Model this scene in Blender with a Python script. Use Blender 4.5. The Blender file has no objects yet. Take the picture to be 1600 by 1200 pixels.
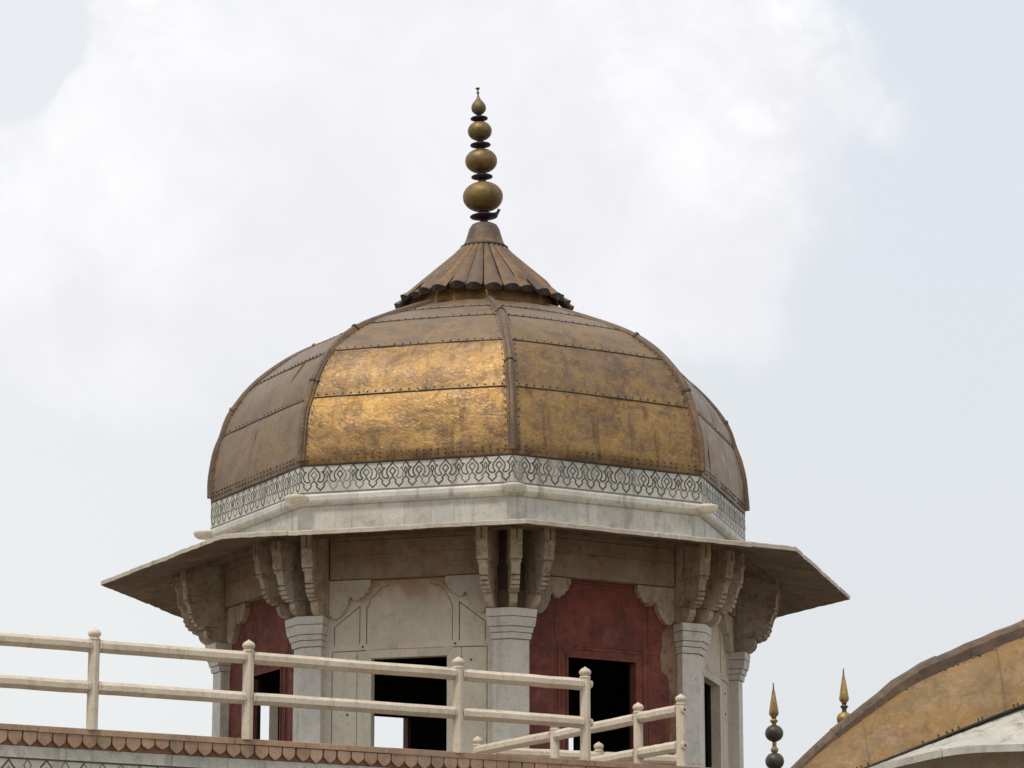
import bpy, math, random
from mathutils import Vector, Matrix
R_ = math.radians
random.seed(7)
sc = bpy.context.scene
col = sc.collection

# ------------------------------------------------------------------ camera
cam = bpy.data.objects.new('camera', bpy.data.cameras.new('camera'))
col.objects.link(cam); sc.camera = cam
cam.location = (0, -35.2945, 0)
cam.rotation_euler = (math.pi/2 + 0.2290, 0.0, -0.0099)
cam.data.sensor_width = 36; cam.data.lens = 113.36
cam.data.clip_start = 0.5; cam.data.clip_end = 5000

# ------------------------------------------------------------------ light
SUN_EL, SUN_AZ = 61, -38            # azimuth: left of the camera's back
sun = bpy.data.objects.new('sun', bpy.data.lights.new('sun', 'SUN'))
col.objects.link(sun)
sun.data.energy = 2.4; sun.data.angle = R_(10); sun.data.color = (1.0, 0.91, 0.78)
sd = Vector((math.sin(R_(SUN_AZ))*math.cos(R_(SUN_EL)), -math.cos(R_(SUN_AZ))*math.cos(R_(SUN_EL)), math.sin(R_(SUN_EL))))
sun.rotation_euler = sd.to_track_quat('Z', 'Y').to_euler()
sc.view_settings.view_transform = 'Standard'; sc.view_settings.look = 'None'
sc.view_settings.exposure = 0.0; sc.view_settings.gamma = 1

class NT:
    """small helper round a node tree"""
    def __init__(s, t): s.t = t; t.nodes.clear()
    def n(s, typ, **kw):
        nd = s.t.nodes.new(typ)
        for k, v in kw.items():
            if k == 'ins':
                for a, b in v.items(): nd.inputs[a].default_value = b
            else: setattr(nd, k, v)
        return nd
    def l(s, a, b): s.t.links.new(a, b)
    def val(s, x, sock):
        if isinstance(x, (int, float)): sock.default_value = x
        else: s.l(x, sock)
    def math(s, op, a, b=0.0, c=None, clamp=False):
        nd = s.n('ShaderNodeMath', operation=op); nd.use_clamp = clamp
        s.val(a, nd.inputs[0]); s.val(b, nd.inputs[1])
        if c is not None: s.val(c, nd.inputs[2])
        return nd.outputs[0]
    def ss(s, x, lo, hi, a=0.0, b=1.0):
        nd = s.n('ShaderNodeMapRange', interpolation_type='SMOOTHSTEP')
        s.val(x, nd.inputs['Value']); nd.inputs['From Min'].default_value = lo; nd.inputs['From Max'].default_value = hi
        nd.inputs['To Min'].default_value = a; nd.inputs['To Max'].default_value = b
        return nd.outputs[0]
    def mix(s, f, a, b, blend='MIX'):
        nd = s.n('ShaderNodeMix', data_type='RGBA', blend_type=blend)
        s.val(f, nd.inputs['Factor'])
        for v, i in ((a, 6), (b, 7)):
            if isinstance(v, tuple): nd.inputs[i].default_value = (*v[:3], 1)
            else: s.l(v, nd.inputs[i])
        return nd.outputs[2]
    def noise(s, vec, scale, detail=4, rough=0.55, dist=0.0):
        nd = s.n('ShaderNodeTexNoise'); nd.inputs['Scale'].default_value = scale
        nd.inputs['Detail'].default_value = detail; nd.inputs['Roughness'].default_value = rough
        nd.inputs['Distortion'].default_value = dist
        s.l(vec, nd.inputs['Vector']); return nd.outputs['Fac']
    def map(s, vec, scale=(1, 1, 1), loc=(0, 0, 0)):
        nd = s.n('ShaderNodeMapping'); nd.inputs['Scale'].default_value = scale; nd.inputs['Location'].default_value = loc
        s.l(vec, nd.inputs['Vector']); return nd.outputs[0]

world = bpy.data.worlds.new('World'); sc.world = world; world.use_nodes = True
w = NT(world.node_tree)
sky = w.n('ShaderNodeTexSky', sky_type='NISHITA', sun_disc=False, sun_elevation=R_(SUN_EL), sun_rotation=R_(180 + SUN_AZ),
          air_density=1.2, dust_density=4.0, ozone_density=1.0)
dirv = w.n('ShaderNodeTexCoord').outputs['Generated']
sep = w.n('ShaderNodeSeparateXYZ'); w.l(dirv, sep.inputs[0])
U = w.math('DIVIDE', sep.outputs[0], sep.outputs[1]); V = w.math('DIVIDE', sep.outputs[2], sep.outputs[1])
front = w.ss(sep.outputs[1], 0.0, 0.3)
nA = w.noise(dirv, 9.0, 7, 0.6, 0.6); nB = w.noise(w.map(dirv, loc=(3, 1, 2)), 24.0, 6, 0.6, 0.4); nC = w.noise(w.map(dirv, loc=(7, 4, 1)), 4.0, 5, 0.55, 0.3)
# a broad cumulus bank that stands in the northern sky
du = w.math('DIVIDE', w.math('ADD', U, 0.035), 0.152); dv = w.math('DIVIDE', w.math('SUBTRACT', V, 0.306), 0.080)
rr = w.math('ADD', w.math('POWER', w.math('ABSOLUTE', du), 2.6), w.math('POWER', w.math('ABSOLUTE', dv), 2.6))
rr = w.math('ADD', rr, w.math('MULTIPLY', w.math('SUBTRACT', nA, 0.5), -2.6))
rr = w.math('ADD', rr, w.math('MULTIPLY', w.math('SUBTRACT', nB, 0.5), -0.9))
gu = w.math('DIVIDE', w.math('ADD', U, 0.156), 0.024); gv = w.math('DIVIDE', w.math('SUBTRACT', V, 0.362), 0.034)
gap = w.ss(w.math('ADD', w.math('ADD', w.math('MULTIPLY', gu, gu), w.math('MULTIPLY', gv, gv)), w.math('MULTIPLY', w.math('SUBTRACT', nB, 0.5), 1.8)), 0.0, 1.8, 2.2, 0.0)
rr = w.math('ADD', rr, gap)
bank = w.math('MULTIPLY', w.ss(rr, 0.62, 1.3, 1.0, 0.0), front)
pu = w.math('DIVIDE', w.math('SUBTRACT', U, 0.0915), 0.0085); pv = w.math('DIVIDE', w.math('SUBTRACT', V, 0.3225), 0.0052)
nD = w.noise(w.map(dirv, loc=(2, 5, 3)), 90.0, 4, 0.6, 0.3)
pp = w.math('ADD', w.math('ADD', w.math('MULTIPLY', pu, pu), w.math('MULTIPLY', pv, pv)), w.math('MULTIPLY', w.math('SUBTRACT', nD, 0.5), 6.0))
puff = w.math('MULTIPLY', w.ss(pp, -0.4, 2.2, 0.7, 0.0), front)
gen = w.math('MULTIPLY', w.ss(nC, 0.48, 0.62), w.math('SUBTRACT', 1.0, front))
cloud = w.math('MAXIMUM', bank, gen)
elev = w.ss(sep.outputs[2], 0.08, 0.36)
haze = w.mix(elev, (8.95, 9.1, 9.1), (8.7, 9.0, 9.3))
sideU = w.ss(U, -0.16, 0.16)
haze = w.mix(sideU, haze, w.mix(elev, (8.1, 8.3, 8.5), (7.8, 8.3, 8.95)))
base = w.mix(0.08, haze, sky.outputs[0])
nE = w.noise(w.map(dirv, loc=(1, 6, 2)), 14.0, 6, 0.55, 0.5)
lum = w.math('ADD', w.ss(nB, 0.42, 0.66, 0.0, 0.5), w.ss(nE, 0.42, 0.62, 0.0, 0.75))
lum = w.math('MULTIPLY', lum, w.ss(w.math('ADD', w.math('ABSOLUTE', w.math('ADD', U, 0.02)), w.math('MULTIPLY', w.math('SUBTRACT', nA, 0.5), 0.1)), 0.02, 0.12, 0.45, 1.15))
lum = w.math('MULTIPLY', lum, w.ss(sep.outputs[2], 0.20, 0.34, 0.25, 1.0), clamp=True)
ccol = w.mix(lum, (8.7, 8.7, 9.1), (10.3, 10.25, 10.3))
skyc = w.mix(puff, w.mix(w.math('MULTIPLY', cloud, 0.9), base, ccol), (10.4, 10.4, 10.4))
bg = w.n('ShaderNodeBackground', ins={'Strength': 0.1}); w.l(skyc, bg.inputs[0])
wo = w.n('ShaderNodeOutputWorld'); w.l(bg.outputs[0], wo.inputs[0])

# ------------------------------------------------------------------ materials
def mat(name, fn):
    m = bpy.data.materials.new(name); m.use_nodes = True
    t = NT(m.node_tree)
    b = t.n('ShaderNodeBsdfPrincipled'); o = t.n('ShaderNodeOutputMaterial'); t.l(b.outputs[0], o.inputs[0])
    pos = t.n('ShaderNodeNewGeometry').outputs['Position']
    fn(t, b, pos); return m

def bump(t, b, h, strength=0.3, dist=0.01):
    nd = t.n('ShaderNodeBump', ins={'Strength': strength, 'Distance': dist}); t.l(h, nd.inputs['Height']); t.l(nd.outputs[0], b.inputs['Normal'])

def stone(c1, c2, dirt, dirt_amt=0.4, rough=0.65, streak=0.5, grain=0.3, rust=None, band=None):
    def fn(t, b, pos):
        a = t.n('ShaderNodeAttribute', attribute_name='tint')
        n1 = t.noise(pos, 2.3, 5, 0.6, 0.4); n2 = t.noise(pos, 14, 6, 0.65)
        n3 = t.noise(t.map(pos, (7, 7, 0.7)), 1.0, 5, 0.65, 0.2)      # drip streaks
        n4 = t.noise(t.map(pos, loc=(4, 2, 9)), 60, 3, 0.6)
        c = t.mix(t.ss(n1, 0.35, 0.65), c1, c2)
        c = t.mix(t.math('MULTIPLY', t.ss(n3, 0.52, 0.74), streak), c, dirt)
        c = t.mix(t.math('MULTIPLY', t.ss(n2, 0.50, 0.72), dirt_amt), c, dirt)
        n6 = t.noise(t.map(pos, loc=(6, 6, 1)), 5.5, 6, 0.7, 0.6)
        c = t.mix(t.math('MULTIPLY', t.ss(n6, 0.50, 0.70), dirt_amt*0.9), c, dirt)
        n7 = t.noise(t.map(pos, loc=(9, 3, 5)), 38, 2, 0.5)
        c = t.mix(t.ss(n7, 0.68, 0.76, 0, 0.7), c, tuple(x*0.5 for x in dirt))
        if rust:
            n5 = t.noise(t.map(pos, loc=(1, 8, 3)), 3.5, 5, 0.65, 0.5)
            rf = t.ss(n5, 0.50, 0.72, 0, rust[1])
            if band:             # the rust seeped out of one course: a stain at that height
                sz = t.n('ShaderNodeSeparateXYZ'); t.l(pos, sz.inputs[0])
                bd = t.ss(t.math('ABSOLUTE', t.math('SUBTRACT', sz.outputs[2], band[0])), 0.0, band[1], 1.0, 0.0)
                rf = t.math('MULTIPLY', t.ss(t.math('ADD', n5, t.math('MULTIPLY', bd, 0.34)), 0.52, 0.86, 0, rust[1]), bd)
            c = t.mix(rf, c, rust[0])
        c = t.mix(t.ss(n4, 0.3, 0.7, 0.0, grain), c, tuple(x*0.62 for x in c2))
        c = t.mix(1.0, c, a.outputs['Color'], 'MULTIPLY')
        t.l(c, b.inputs['Base Color']); b.inputs['Roughness'].default_value = rough
        t.l(t.ss(n2, 0.2, 0.8, rough-0.12, rough+0.15), b.inputs['Roughness'])
        bump(t, b, t.math('ADD', n2, t.math('MULTIPLY', n4, 0.5)), 0.35, 0.006)
    return fn

def gilt(gold, patina, dust, bright=0.5, metal=0.75, rough=0.42, hem=None):
    def fn(t, b, pos):
        a = t.n('ShaderNodeAttribute', attribute_name='tint')
        sp = t.n('ShaderNodeSeparateColor'); t.l(a.outputs['Color'], sp.inputs[0])
        keep = sp.outputs[0]; grey = sp.outputs[1]
        st = t.map(pos, (1, 1, 1.35), (5, 2, 3))
        n1 = t.noise(pos, 1.7, 7, 0.68, 0.8); n2 = t.noise(st, 4.5, 8, 0.68, 0.7); n3 = t.noise(st, 24, 5, 0.7, 0.5)
        n4 = t.noise(t.map(pos, (6, 6, 1.2), (2, 2, 2)), 1.6, 5, 0.6); n5 = t.noise(t.map(pos, loc=(8, 1, 4)), 3.4, 7, 0.72, 0.6)
        s = t.math('ADD', t.math('MULTIPLY', n1, 1.1), t.math('MULTIPLY', n2, 1.5))
        s = t.math('ADD', s, t.math('MULTIPLY', n3, 0.9))
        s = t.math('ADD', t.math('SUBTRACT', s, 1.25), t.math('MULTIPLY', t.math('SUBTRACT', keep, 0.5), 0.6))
        f = t.ss(s, 0.20, 0.84)
        c = t.mix(t.ss(n5, 0.35, 0.65), tuple(x*0.72 for x in patina), tuple(x*1.5 for x in patina))
        c = t.mix(f, c, gold)
        c = t.mix(t.math('MULTIPLY', t.ss(n3, 0.56, 0.78, 0, 0.7), f), c, tuple(min(0.8, x*1.9) for x in gold))
        c = t.mix(t.ss(n4, 0.50, 0.72, 0.0, 0.6), c, tuple(x*0.55 for x in patina))
        c = t.mix(t.ss(t.noise(t.map(pos, loc=(3, 7, 7)), 4.5, 7, 0.75, 0.9), 0.53, 0.70, 0.0, 0.6), c, tuple(x*0.6 for x in patina))
        if hem:                     # grime caught along the hem of the lowest sheets, in patches
            sz = t.n('ShaderNodeSeparateXYZ'); t.l(pos, sz.inputs[0])
            hm = t.ss(t.math('ADD', sz.outputs[2], t.math('MULTIPLY', n2, -0.30)), hem-0.16, hem-0.02, 1.0, 0.0)
            c = t.mix(t.math('MULTIPLY', hm, t.ss(n1, 0.42, 0.62, 0.1, 0.8)), c, tuple(x*0.6 for x in patina))
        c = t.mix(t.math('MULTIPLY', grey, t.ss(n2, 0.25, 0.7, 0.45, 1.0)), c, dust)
        t.l(c, b.inputs['Base Color'])
        t.l(t.math('MULTIPLY', t.math('ADD', t.math('MULTIPLY', f, 0.5), 0.5), t.math('MULTIPLY', t.math('SUBTRACT', 1.0, t.math('MULTIPLY', grey, 0.4)), metal)), b.inputs['Metallic'])
        t.l(t.ss(n2, 0.25, 0.75, rough-0.10, rough+0.2), b.inputs['Roughness'])
        h = t.math('ADD', t.math('MULTIPLY', n3, 0.6), t.math('MULTIPLY', n2, 1.4))
        bump(t, b, h, bright, 0.022)
    return fn

M = {}
M['marble'] = mat('pale_marble', stone((0.55, 0.52, 0.455), (0.44, 0.425, 0.385), (0.21, 0.19, 0.145), 0.4, 0.5, 0.95))
M['marble_warm'] = mat('warm_marble', stone((0.56, 0.51, 0.42), (0.46, 0.41, 0.33), (0.25, 0.20, 0.14), 0.45, 0.6, 0.4, rust=((0.34, 0.19, 0.09), 0.25)))
M['bay_marble'] = mat('rust_stained_marble', stone((0.68, 0.61, 0.49), (0.60, 0.53, 0.42), (0.32, 0.25, 0.17), 0.25, 0.6, 0.25, rust=((0.34, 0.165, 0.07), 0.85), band=(5.55, 0.38)))
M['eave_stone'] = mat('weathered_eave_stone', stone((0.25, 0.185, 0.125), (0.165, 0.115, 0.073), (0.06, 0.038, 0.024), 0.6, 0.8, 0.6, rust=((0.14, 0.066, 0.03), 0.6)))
M['beam_stone'] = mat('stained_beam_stone', stone((0.38, 0.295, 0.205), (0.27, 0.20, 0.135), (0.12, 0.078, 0.045), 0.5, 0.75, 0.4, rust=((0.30, 0.15, 0.07), 0.65)))
M['bracket_stone'] = mat('bracket_stone', stone((0.54, 0.455, 0.35), (0.37, 0.295, 0.21), (0.075, 0.048, 0.03), 0.65, 0.7, 0.75, rust=((0.24, 0.115, 0.05), 0.7)))
M['pier_marble'] = mat('blue_grey_marble', stone((0.67, 0.63, 0.565), (0.57, 0.545, 0.50), (0.32, 0.295, 0.24), 0.4, 0.5, 0.65))
M['red_stone'] = mat('red_sandstone', stone((0.225, 0.052, 0.030), (0.135, 0.033, 0.022), (0.055, 0.018, 0.013), 0.5, 0.75, 0.5, rust=((0.31, 0.13, 0.075), 0.45)))
M['rail_stone'] = mat('cream_painted_stone', stone((0.66, 0.575, 0.46), (0.57, 0.49, 0.385), (0.30, 0.235, 0.165), 0.42, 0.6, 0.3))
M['coping_stone'] = mat('pink_sandstone', stone((0.42, 0.275, 0.185), (0.34, 0.215, 0.14), (0.15, 0.10, 0.07), 0.5, 0.75, 0.4, rust=((0.22, 0.19, 0.14), 0.5)))
M['coping_back'] = mat('dark_pink_sandstone', stone((0.24, 0.12, 0.075), (0.19, 0.09, 0.055), (0.09, 0.055, 0.04), 0.5, 0.8, 0.3))
M['floor'] = mat('terrace_paving', stone((0.24, 0.205, 0.155), (0.19, 0.16, 0.12), (0.18, 0.15, 0.11), 0.3, 0.7, 0.0))
M['earth'] = mat('courtyard_ground', stone((0.22, 0.18, 0.125), (0.165, 0.135, 0.09), (0.10, 0.085, 0.055), 0.5, 0.9, 0.0))
M['room_shade'] = mat('shade_black_interior', stone((0.016, 0.014, 0.012), (0.010, 0.009, 0.008), (0.006, 0.005, 0.005), 0.4, 0.9, 0.3))  # near-black colour stands in for the shade inside the room
M['inlay'] = mat('black_inlay', stone((0.035, 0.037, 0.04), (0.06, 0.06, 0.055), (0.22, 0.20, 0.15), 0.35, 0.5, 0.4))
M['joint'] = mat('dark_joint', stone((0.09, 0.07, 0.05), (0.06, 0.045, 0.035), (0.03, 0.025, 0.02), 0.4, 0.9, 0.3))
M['rust_metal'] = mat('dark_corroded_metal', stone((0.045, 0.032, 0.022), (0.03, 0.022, 0.016), (0.015, 0.012, 0.01), 0.4, 0.6, 0.3))
M['gilt'] = mat('worn_gilt_sheet', gilt((0.355, 0.218, 0.084), (0.140, 0.085, 0.045), (0.215, 0.155, 0.105), 0.42, 0.85, 0.41, hem=6.84))
M['rib_gilt'] = mat('tarnished_gilt_rib', gilt((0.25, 0.14, 0.055), (0.085, 0.05, 0.027), (0.15, 0.108, 0.075), 0.6, 0.55, 0.45))
M['collar_gilt'] = mat('brown_gilt_tile', gilt((0.28, 0.15, 0.055), (0.085, 0.053, 0.032), (0.145, 0.108, 0.08), 0.6, 0.5, 0.48))
M['ball_gilt'] = mat('dull_gold_ball', gilt((0.25, 0.165, 0.06), (0.13, 0.085, 0.035), (0.2, 0.16, 0.1), 0.3, 0.75, 0.42))
M['ochre_gilt'] = mat('ochre_gilt_sheet', gilt((0.255, 0.153, 0.052), (0.155, 0.092, 0.035), (0.17, 0.115, 0.065), 0.4, 0.4, 0.55))
M['ridge_stone'] = mat('brown_ridge_metal', stone((0.185, 0.115, 0.072), (0.10, 0.066, 0.046), (0.045, 0.037, 0.028), 0.85, 0.7, 0.5, rust=((0.25, 0.145, 0.08), 0.5)))
M['dark_ball'] = mat('blackened_metal', stone((0.055, 0.045, 0.04), (0.035, 0.03, 0.028), (0.12, 0.075, 0.04), 0.5, 0.45, 0.4))
M['spire_gold'] = mat('spire_gold', gilt((0.42, 0.29, 0.11), (0.24, 0.155, 0.07), (0.25, 0.2, 0.1), 0.25, 0.7, 0.4))

# ------------------------------------------------------------------ mesh building
class MB:
    def __init__(s): s.v = []; s.f = []; s.m = []; s.t = []; s.sm = []
    def add(s, vs, fs, m=0, tint=(1, 1, 1), smooth=False):
        k = len(s.v); s.v += [tuple(v) for v in vs]
        for f in fs: s.f.append([i+k for i in f]); s.m.append(m); s.t.append(tint); s.sm.append(smooth)
    def box(s, fr, a, b, m=0, tint=(1, 1, 1)):
        (x0, y0, z0), (x1, y1, z1) = a, b
        vs = [fr(x, y, z) for z in (z0, z1) for y in (y0, y1) for x in (x0, x1)]
        s.add(vs, [(0, 2, 3, 1), (4, 5, 7, 6), (0, 1, 5, 4), (2, 6, 7, 3), (0, 4, 6, 2), (1, 3, 7, 5)], m, tint)
    def prism(s, fr, poly, d0, d1, axis='y', m=0, tint=(1, 1, 1)):
        # poly in (s,z), extruded along 'out' from d0 to d1
        n = len(poly)
        vs = [fr(p[0], d0, p[1]) for p in poly] + [fr(p[0], d1, p[1]) for p in poly]
        fs = [tuple(range(n)), tuple(range(2*n-1, n-1, -1))] + [(i, i+n, (i+1) % n+n, (i+1) % n) for i in range(n)]
        s.add(vs, fs, m, tint)
    def lathe(s, c, prof, seg=24, m=0, tint=(1, 1, 1), smooth=True, rot=None, cap=True):
        vs = []
        for (r, z) in prof:
            for i in range(seg):
                a = 2*math.pi*(i+0.5)/seg
                p = Vector((r*math.cos(a), r*math.sin(a), z))
                if rot: p = rot @ p
                vs.append(p + Vector(c))
        fs = []
        for j in range(len(prof)-1):
            for i in range(seg):
                k = (i+1) % seg
                fs.append((j*seg+i, j*seg+k, (j+1)*seg+k, (j+1)*seg+i))
        s.add(vs, fs, m, tint, smooth)
        if cap:
            k = len(s.v)-len(vs)
            s.f.append([k+i for i in range(seg)][::-1]); s.m.append(m); s.t.append(tint); s.sm.append(False)
            s.f.append([k+(len(prof)-1)*seg+i for i in range(seg)]); s.m.append(m); s.t.append(tint); s.sm.append(False)
    def sweep(s, path, sect, m=0, tint=(1, 1, 1), smooth=False, caps=True):
        """path: list of (origin, xaxis, yaxis); sect: list of (a,b) closed"""
        n = len(sect); vs = []
        for (o, xa, ya) in path:
            for (a, b) in sect: vs.append(o + xa*a + ya*b)
        fs = []
        for j in range(len(path)-1):
            for i in range(n):
                k = (i+1) % n
                fs.append((j*n+i, j*n+k, (j+1)*n+k, (j+1)*n+i))
        s.add(vs, fs, m, tint, smooth)
        if caps:
            k = len(s.v)-len(vs)
            s.f.append([k+i for i in range(n)][::-1]); s.m.append(m); s.t.append(tint); s.sm.append(False)
            s.f.append([k+(len(path)-1)*n+i for i in range(n)]); s.m.append(m); s.t.append(tint); s.sm.append(False)

def world_loc(o):
    p = Vector((0, 0, 0))
    while o: p += o.location; o = o.parent
    return p

def obj(name, mb, mats, parent=None, bevel=0, origin=None):
    base = world_loc(parent) if parent else Vector((0, 0, 0))
    off = Vector(origin) if origin is not None else base
    me = bpy.data.meshes.new(name)
    me.from_pydata([tuple(Vector(v)-off) for v in mb.v], [], mb.f)
    if not isinstance(mats, (list, tuple)): mats = [mats]
    for m in mats: me.materials.append(m)
    for p, mi, sm in zip(me.polygons, mb.m, mb.sm): p.material_index = mi; p.use_smooth = sm
    ca = me.color_attributes.new('tint', 'FLOAT_COLOR', 'CORNER')
    buf = []
    for p, t in zip(me.polygons, mb.t): buf += [*t, 1.0]*p.loop_total
    ca.data.foreach_set('color', buf)
    me.update()
    import bmesh
    bm = bmesh.new(); bm.from_mesh(me); bmesh.ops.recalc_face_normals(bm, faces=bm.faces); bm.to_mesh(me); bm.free()
    o = bpy.data.objects.new(name, me); col.objects.link(o)
    if parent: o.parent = parent
    o.location = off - base
    if bevel:
        b = o.modifiers.new('bevel', 'BEVEL'); b.width = bevel; b.segments = 2; b.limit_method = 'ANGLE'; b.angle_limit = R_(40)
    return o

def thing(name, label, cat, loc, group=None):
    o = bpy.data.objects.new(name, None); col.objects.link(o); o.location = loc
    o.empty_display_size = 0.3
    o['label'] = label; o['category'] = cat
    if group: o['group'] = group
    return o

def J(a): return random.uniform(-a, a)
def tv(a=0.06, b=0.0):
    k = 1+J(a); return (k*(1+J(b)), k, k*(1+J(b)))

TH = 0.1089                       # azimuth of the octagon's front corner
def bayframe(k):                  # k+0.5 = the bay between corner k and corner k+1
    a = TH + k*math.pi/4
    n = Vector((math.sin(a), -math.cos(a), 0)); t = Vector((math.cos(a), math.sin(a), 0))
    return lambda s, o, z: n*o + t*s + Vector((0, 0, z))
def corner(k, r, z):
    a = TH + k*math.pi/4
    return Vector((r*math.sin(a), -r*math.cos(a), z))
T = math.tan(math.pi/8); C8 = math.cos(math.pi/8)
CORN = range(-4, 4)
world_frame = lambda x, y, z: Vector((x, y, z))

# ================================================================== SETTING
GZ, TZ = -1.6, 3.02               # courtyard and terrace levels
mb = MB(); mb.add([(-1500, -1500, GZ), (1500, -1500, GZ), (1500, 1500, GZ), (-1500, 1500, GZ)], [(0, 1, 2, 3)])
g = obj('ground', mb, M['earth']); g['kind'] = 'structure'

WA = R_(28.2)
wu = Vector((math.cos(WA), math.sin(WA), 0)); wn = Vector((math.sin(WA), -math.cos(WA), 0))
WP = Vector((-0.307, -9.306, 0))          # a point on the coping's front edge
wf = lambda s, o, z: WP + wu*s + wn*o + Vector((0, 0, z))   # o > 0 towards the viewer
W0, W1 = -13.0, 7.0
mb = MB(); mb.box(wf, (W0, -30, GZ), (W1+9, -0.10, TZ-0.012))
g = obj('terrace_floor', mb, M['floor']); g['kind'] = 'structure'

# ================================================================== TERRACE WALL
tw = thing('terrace_wall', 'marble retaining wall with pink sandstone petal coping below the cream railing', 'wall', wf(-3, 0, GZ))
mb = MB()
x = W0
while x < W1:
    L = random.uniform(0.9, 1.7); x2 = min(W1, x+L)
    mb.box(wf, (x+0.002, -0.10, TZ-0.245), (x2-0.002, -0.032, TZ-0.157), tint=tv(0.08, 0.03)); x = x2
x = W0
while x < W1:
    L = random.uniform(1.2, 2.0); x2 = min(W1, x+L)
    mb.box(wf, (x+0.001, -0.10, TZ-0.95), (x2-0.001, -0.040, TZ-0.249), tint=tv(0.06, 0.02)); x = x2
x = W0
for row in range(8):
    z1 = TZ-0.96-row*0.46; z0 = max(GZ-0.2, z1-0.45); x = W0 - (row % 2)*0.5
    while x < W1:
        x2 = x+random.uniform(0.8, 1.5); mb.box(wf, (x+0.003, -0.10, z0), (x2-0.003, -0.036, z1), tint=tv(0.07, 0.03)); x = x2
mb.box(wf, (W0, -0.12, GZ-0.1), (W1, -0.098, TZ-0.02), tint=(0.4, 0.38, 0.35))
obj('marble_facing', mb, M['marble'], tw)
mb = MB(); x = W0
for L in [1.3, 1.55, 1.2, 1.7, 1.45, 2.36, 1.62, 1.35, 1.9, 1.25, 1.7, 1.4, 1.3, 1.8]:
    x2 = min(W1, x+L)
    mb.box(wf, (x+0.002, -0.55, TZ-0.048+J(0.002)), (x2-0.002, 0.0+J(0.002), TZ+J(0.0015)), tint=tv(0.09, 0.03)); x = x2
    if x >= W1: break
obj('coping', mb, M['coping_stone'], tw, bevel=0.004)
# petal frieze: a backing with raised lotus petals in one mesh
mb = MB(); mb.box(wf, (W0, -0.0985, TZ-0.155), (W1, -0.030, TZ-0.05), m=1)
P = 0.1195; x = W0
while x < W1-P:
    pw = P*0.465*(1+J(0.06)); cx = x+P/2+J(0.003); top = TZ-0.0505; bot = TZ-0.150+J(0.004)+(random.uniform(0.01, 0.03) if random.random() < 0.08 else 0)
    pts = [(-1, 0), (1, 0), (1, -0.42), (0.95, -0.58), (0.78, -0.74), (0.42, -0.90), (0, -1.06), (-0.42, -0.90), (-0.78, -0.74), (-0.95, -0.58), (-1, -0.42)]
    d = 0.006+J(0.003)
    mb.prism(wf, [(cx+a*pw, top+b*(top-bot)) for a, b in pts][::-1], -0.0295, -0.008+d*0.3, tint=tv(0.13, 0.04))
    x += P
obj('petal_frieze', mb, [M['coping_stone'], M['coping_back']], tw, bevel=0.0035)

# ---- inlay motif (spade and fleur), unit = distance between neighbouring peaks
MOT_A = [(0, 1.9), (0.12, 1.74), (0.25, 1.6), (0.38, 1.47), (0.45, 1.3), (0.44, 1.1), (0.36, 0.95), (0.29, 0.86), (0.36, 0.77), (0.5, 0.745),
         (0.63, 0.79), (0.74, 0.9), (0.8, 1.08), (0.79, 1.25), (0.73, 1.39), (0.6, 1.5), (0.74, 1.54), (0.8, 1.6), (0.86, 1.76), (1.0, 1.92)]
MOT_D = [(0, 1.54), (0.1, 1.45), (0.23, 1.27), (0.1, 1.12), (0, 0.95)]
MOT_F = [(1, 1.52), (0.92, 1.42), (0.9, 1.3), (0.95, 1.15), (1, 0.95)]
MOT_Z = [(0, 0.87), (0.13, 0.73), (0.26, 0.6), (0.2, 0.48), (0.26, 0.36), (0.38, 0.26), (0.5, 0.13), (0.62, 0.26), (0.74, 0.36), (0.8, 0.48), (0.74, 0.6), (0.87, 0.73), (1, 0.87)]
def ribbon(mb, fr, pts, w, d0, d1, tint):
    for (a, b) in zip(pts[:-1], pts[1:]):
        dx, dz = b[0]-a[0], b[1]-a[1]; L = math.hypot(dx, dz) or 1
        ex, ez = dx/L*w*0.35, dz/L*w*0.35; nx, nz = -dz/L*w/2, dx/L*w/2
        q = [(a[0]-ex+nx, a[1]-ez+nz), (b[0]+ex+nx, b[1]+ez+nz), (b[0]+ex-nx, b[1]+ez-nz), (a[0]-ex-nx, a[1]-ez-nz)]
        mb.prism(fr, q, d0, d1+J(0.0004), tint=tint)
def motifs(mb, fr, s0, n, u, zb, w, d0, d1, start):
    for i in range(n):
        odd = (i+start) % 2
        f = (lambda p: (s0+(i+p[0])*u, zb+p[1]*u)) if not odd else (lambda p: (s0+(i+1-p[0])*u, zb+p[1]*u))
        for arr in (MOT_A, MOT_Z):
            k = random.choice([1, 1, 1, 1, 1.6, 3.0]); ww = w*random.choice([1.1, 1, 0.9, 0.8])
            ribbon(mb, fr, [f(p) for p in arr], ww, d0, d1, (k, k*0.98, k*0.9))
        k = random.choice([1, 1, 1.6, 3])
        for arr in (MOT_D, MOT_F):
            ribbon(mb, fr, [f(p) for p in arr], w*0.85, d0, d1, (k, k, k*0.9))
mb = MB()
u = 0.302
zi = TZ-0.253-1.93*u
motifs(mb, wf, -9.06-0.03, 52, u, zi, 0.011, -0.0405, -0.0375, 0)
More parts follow.
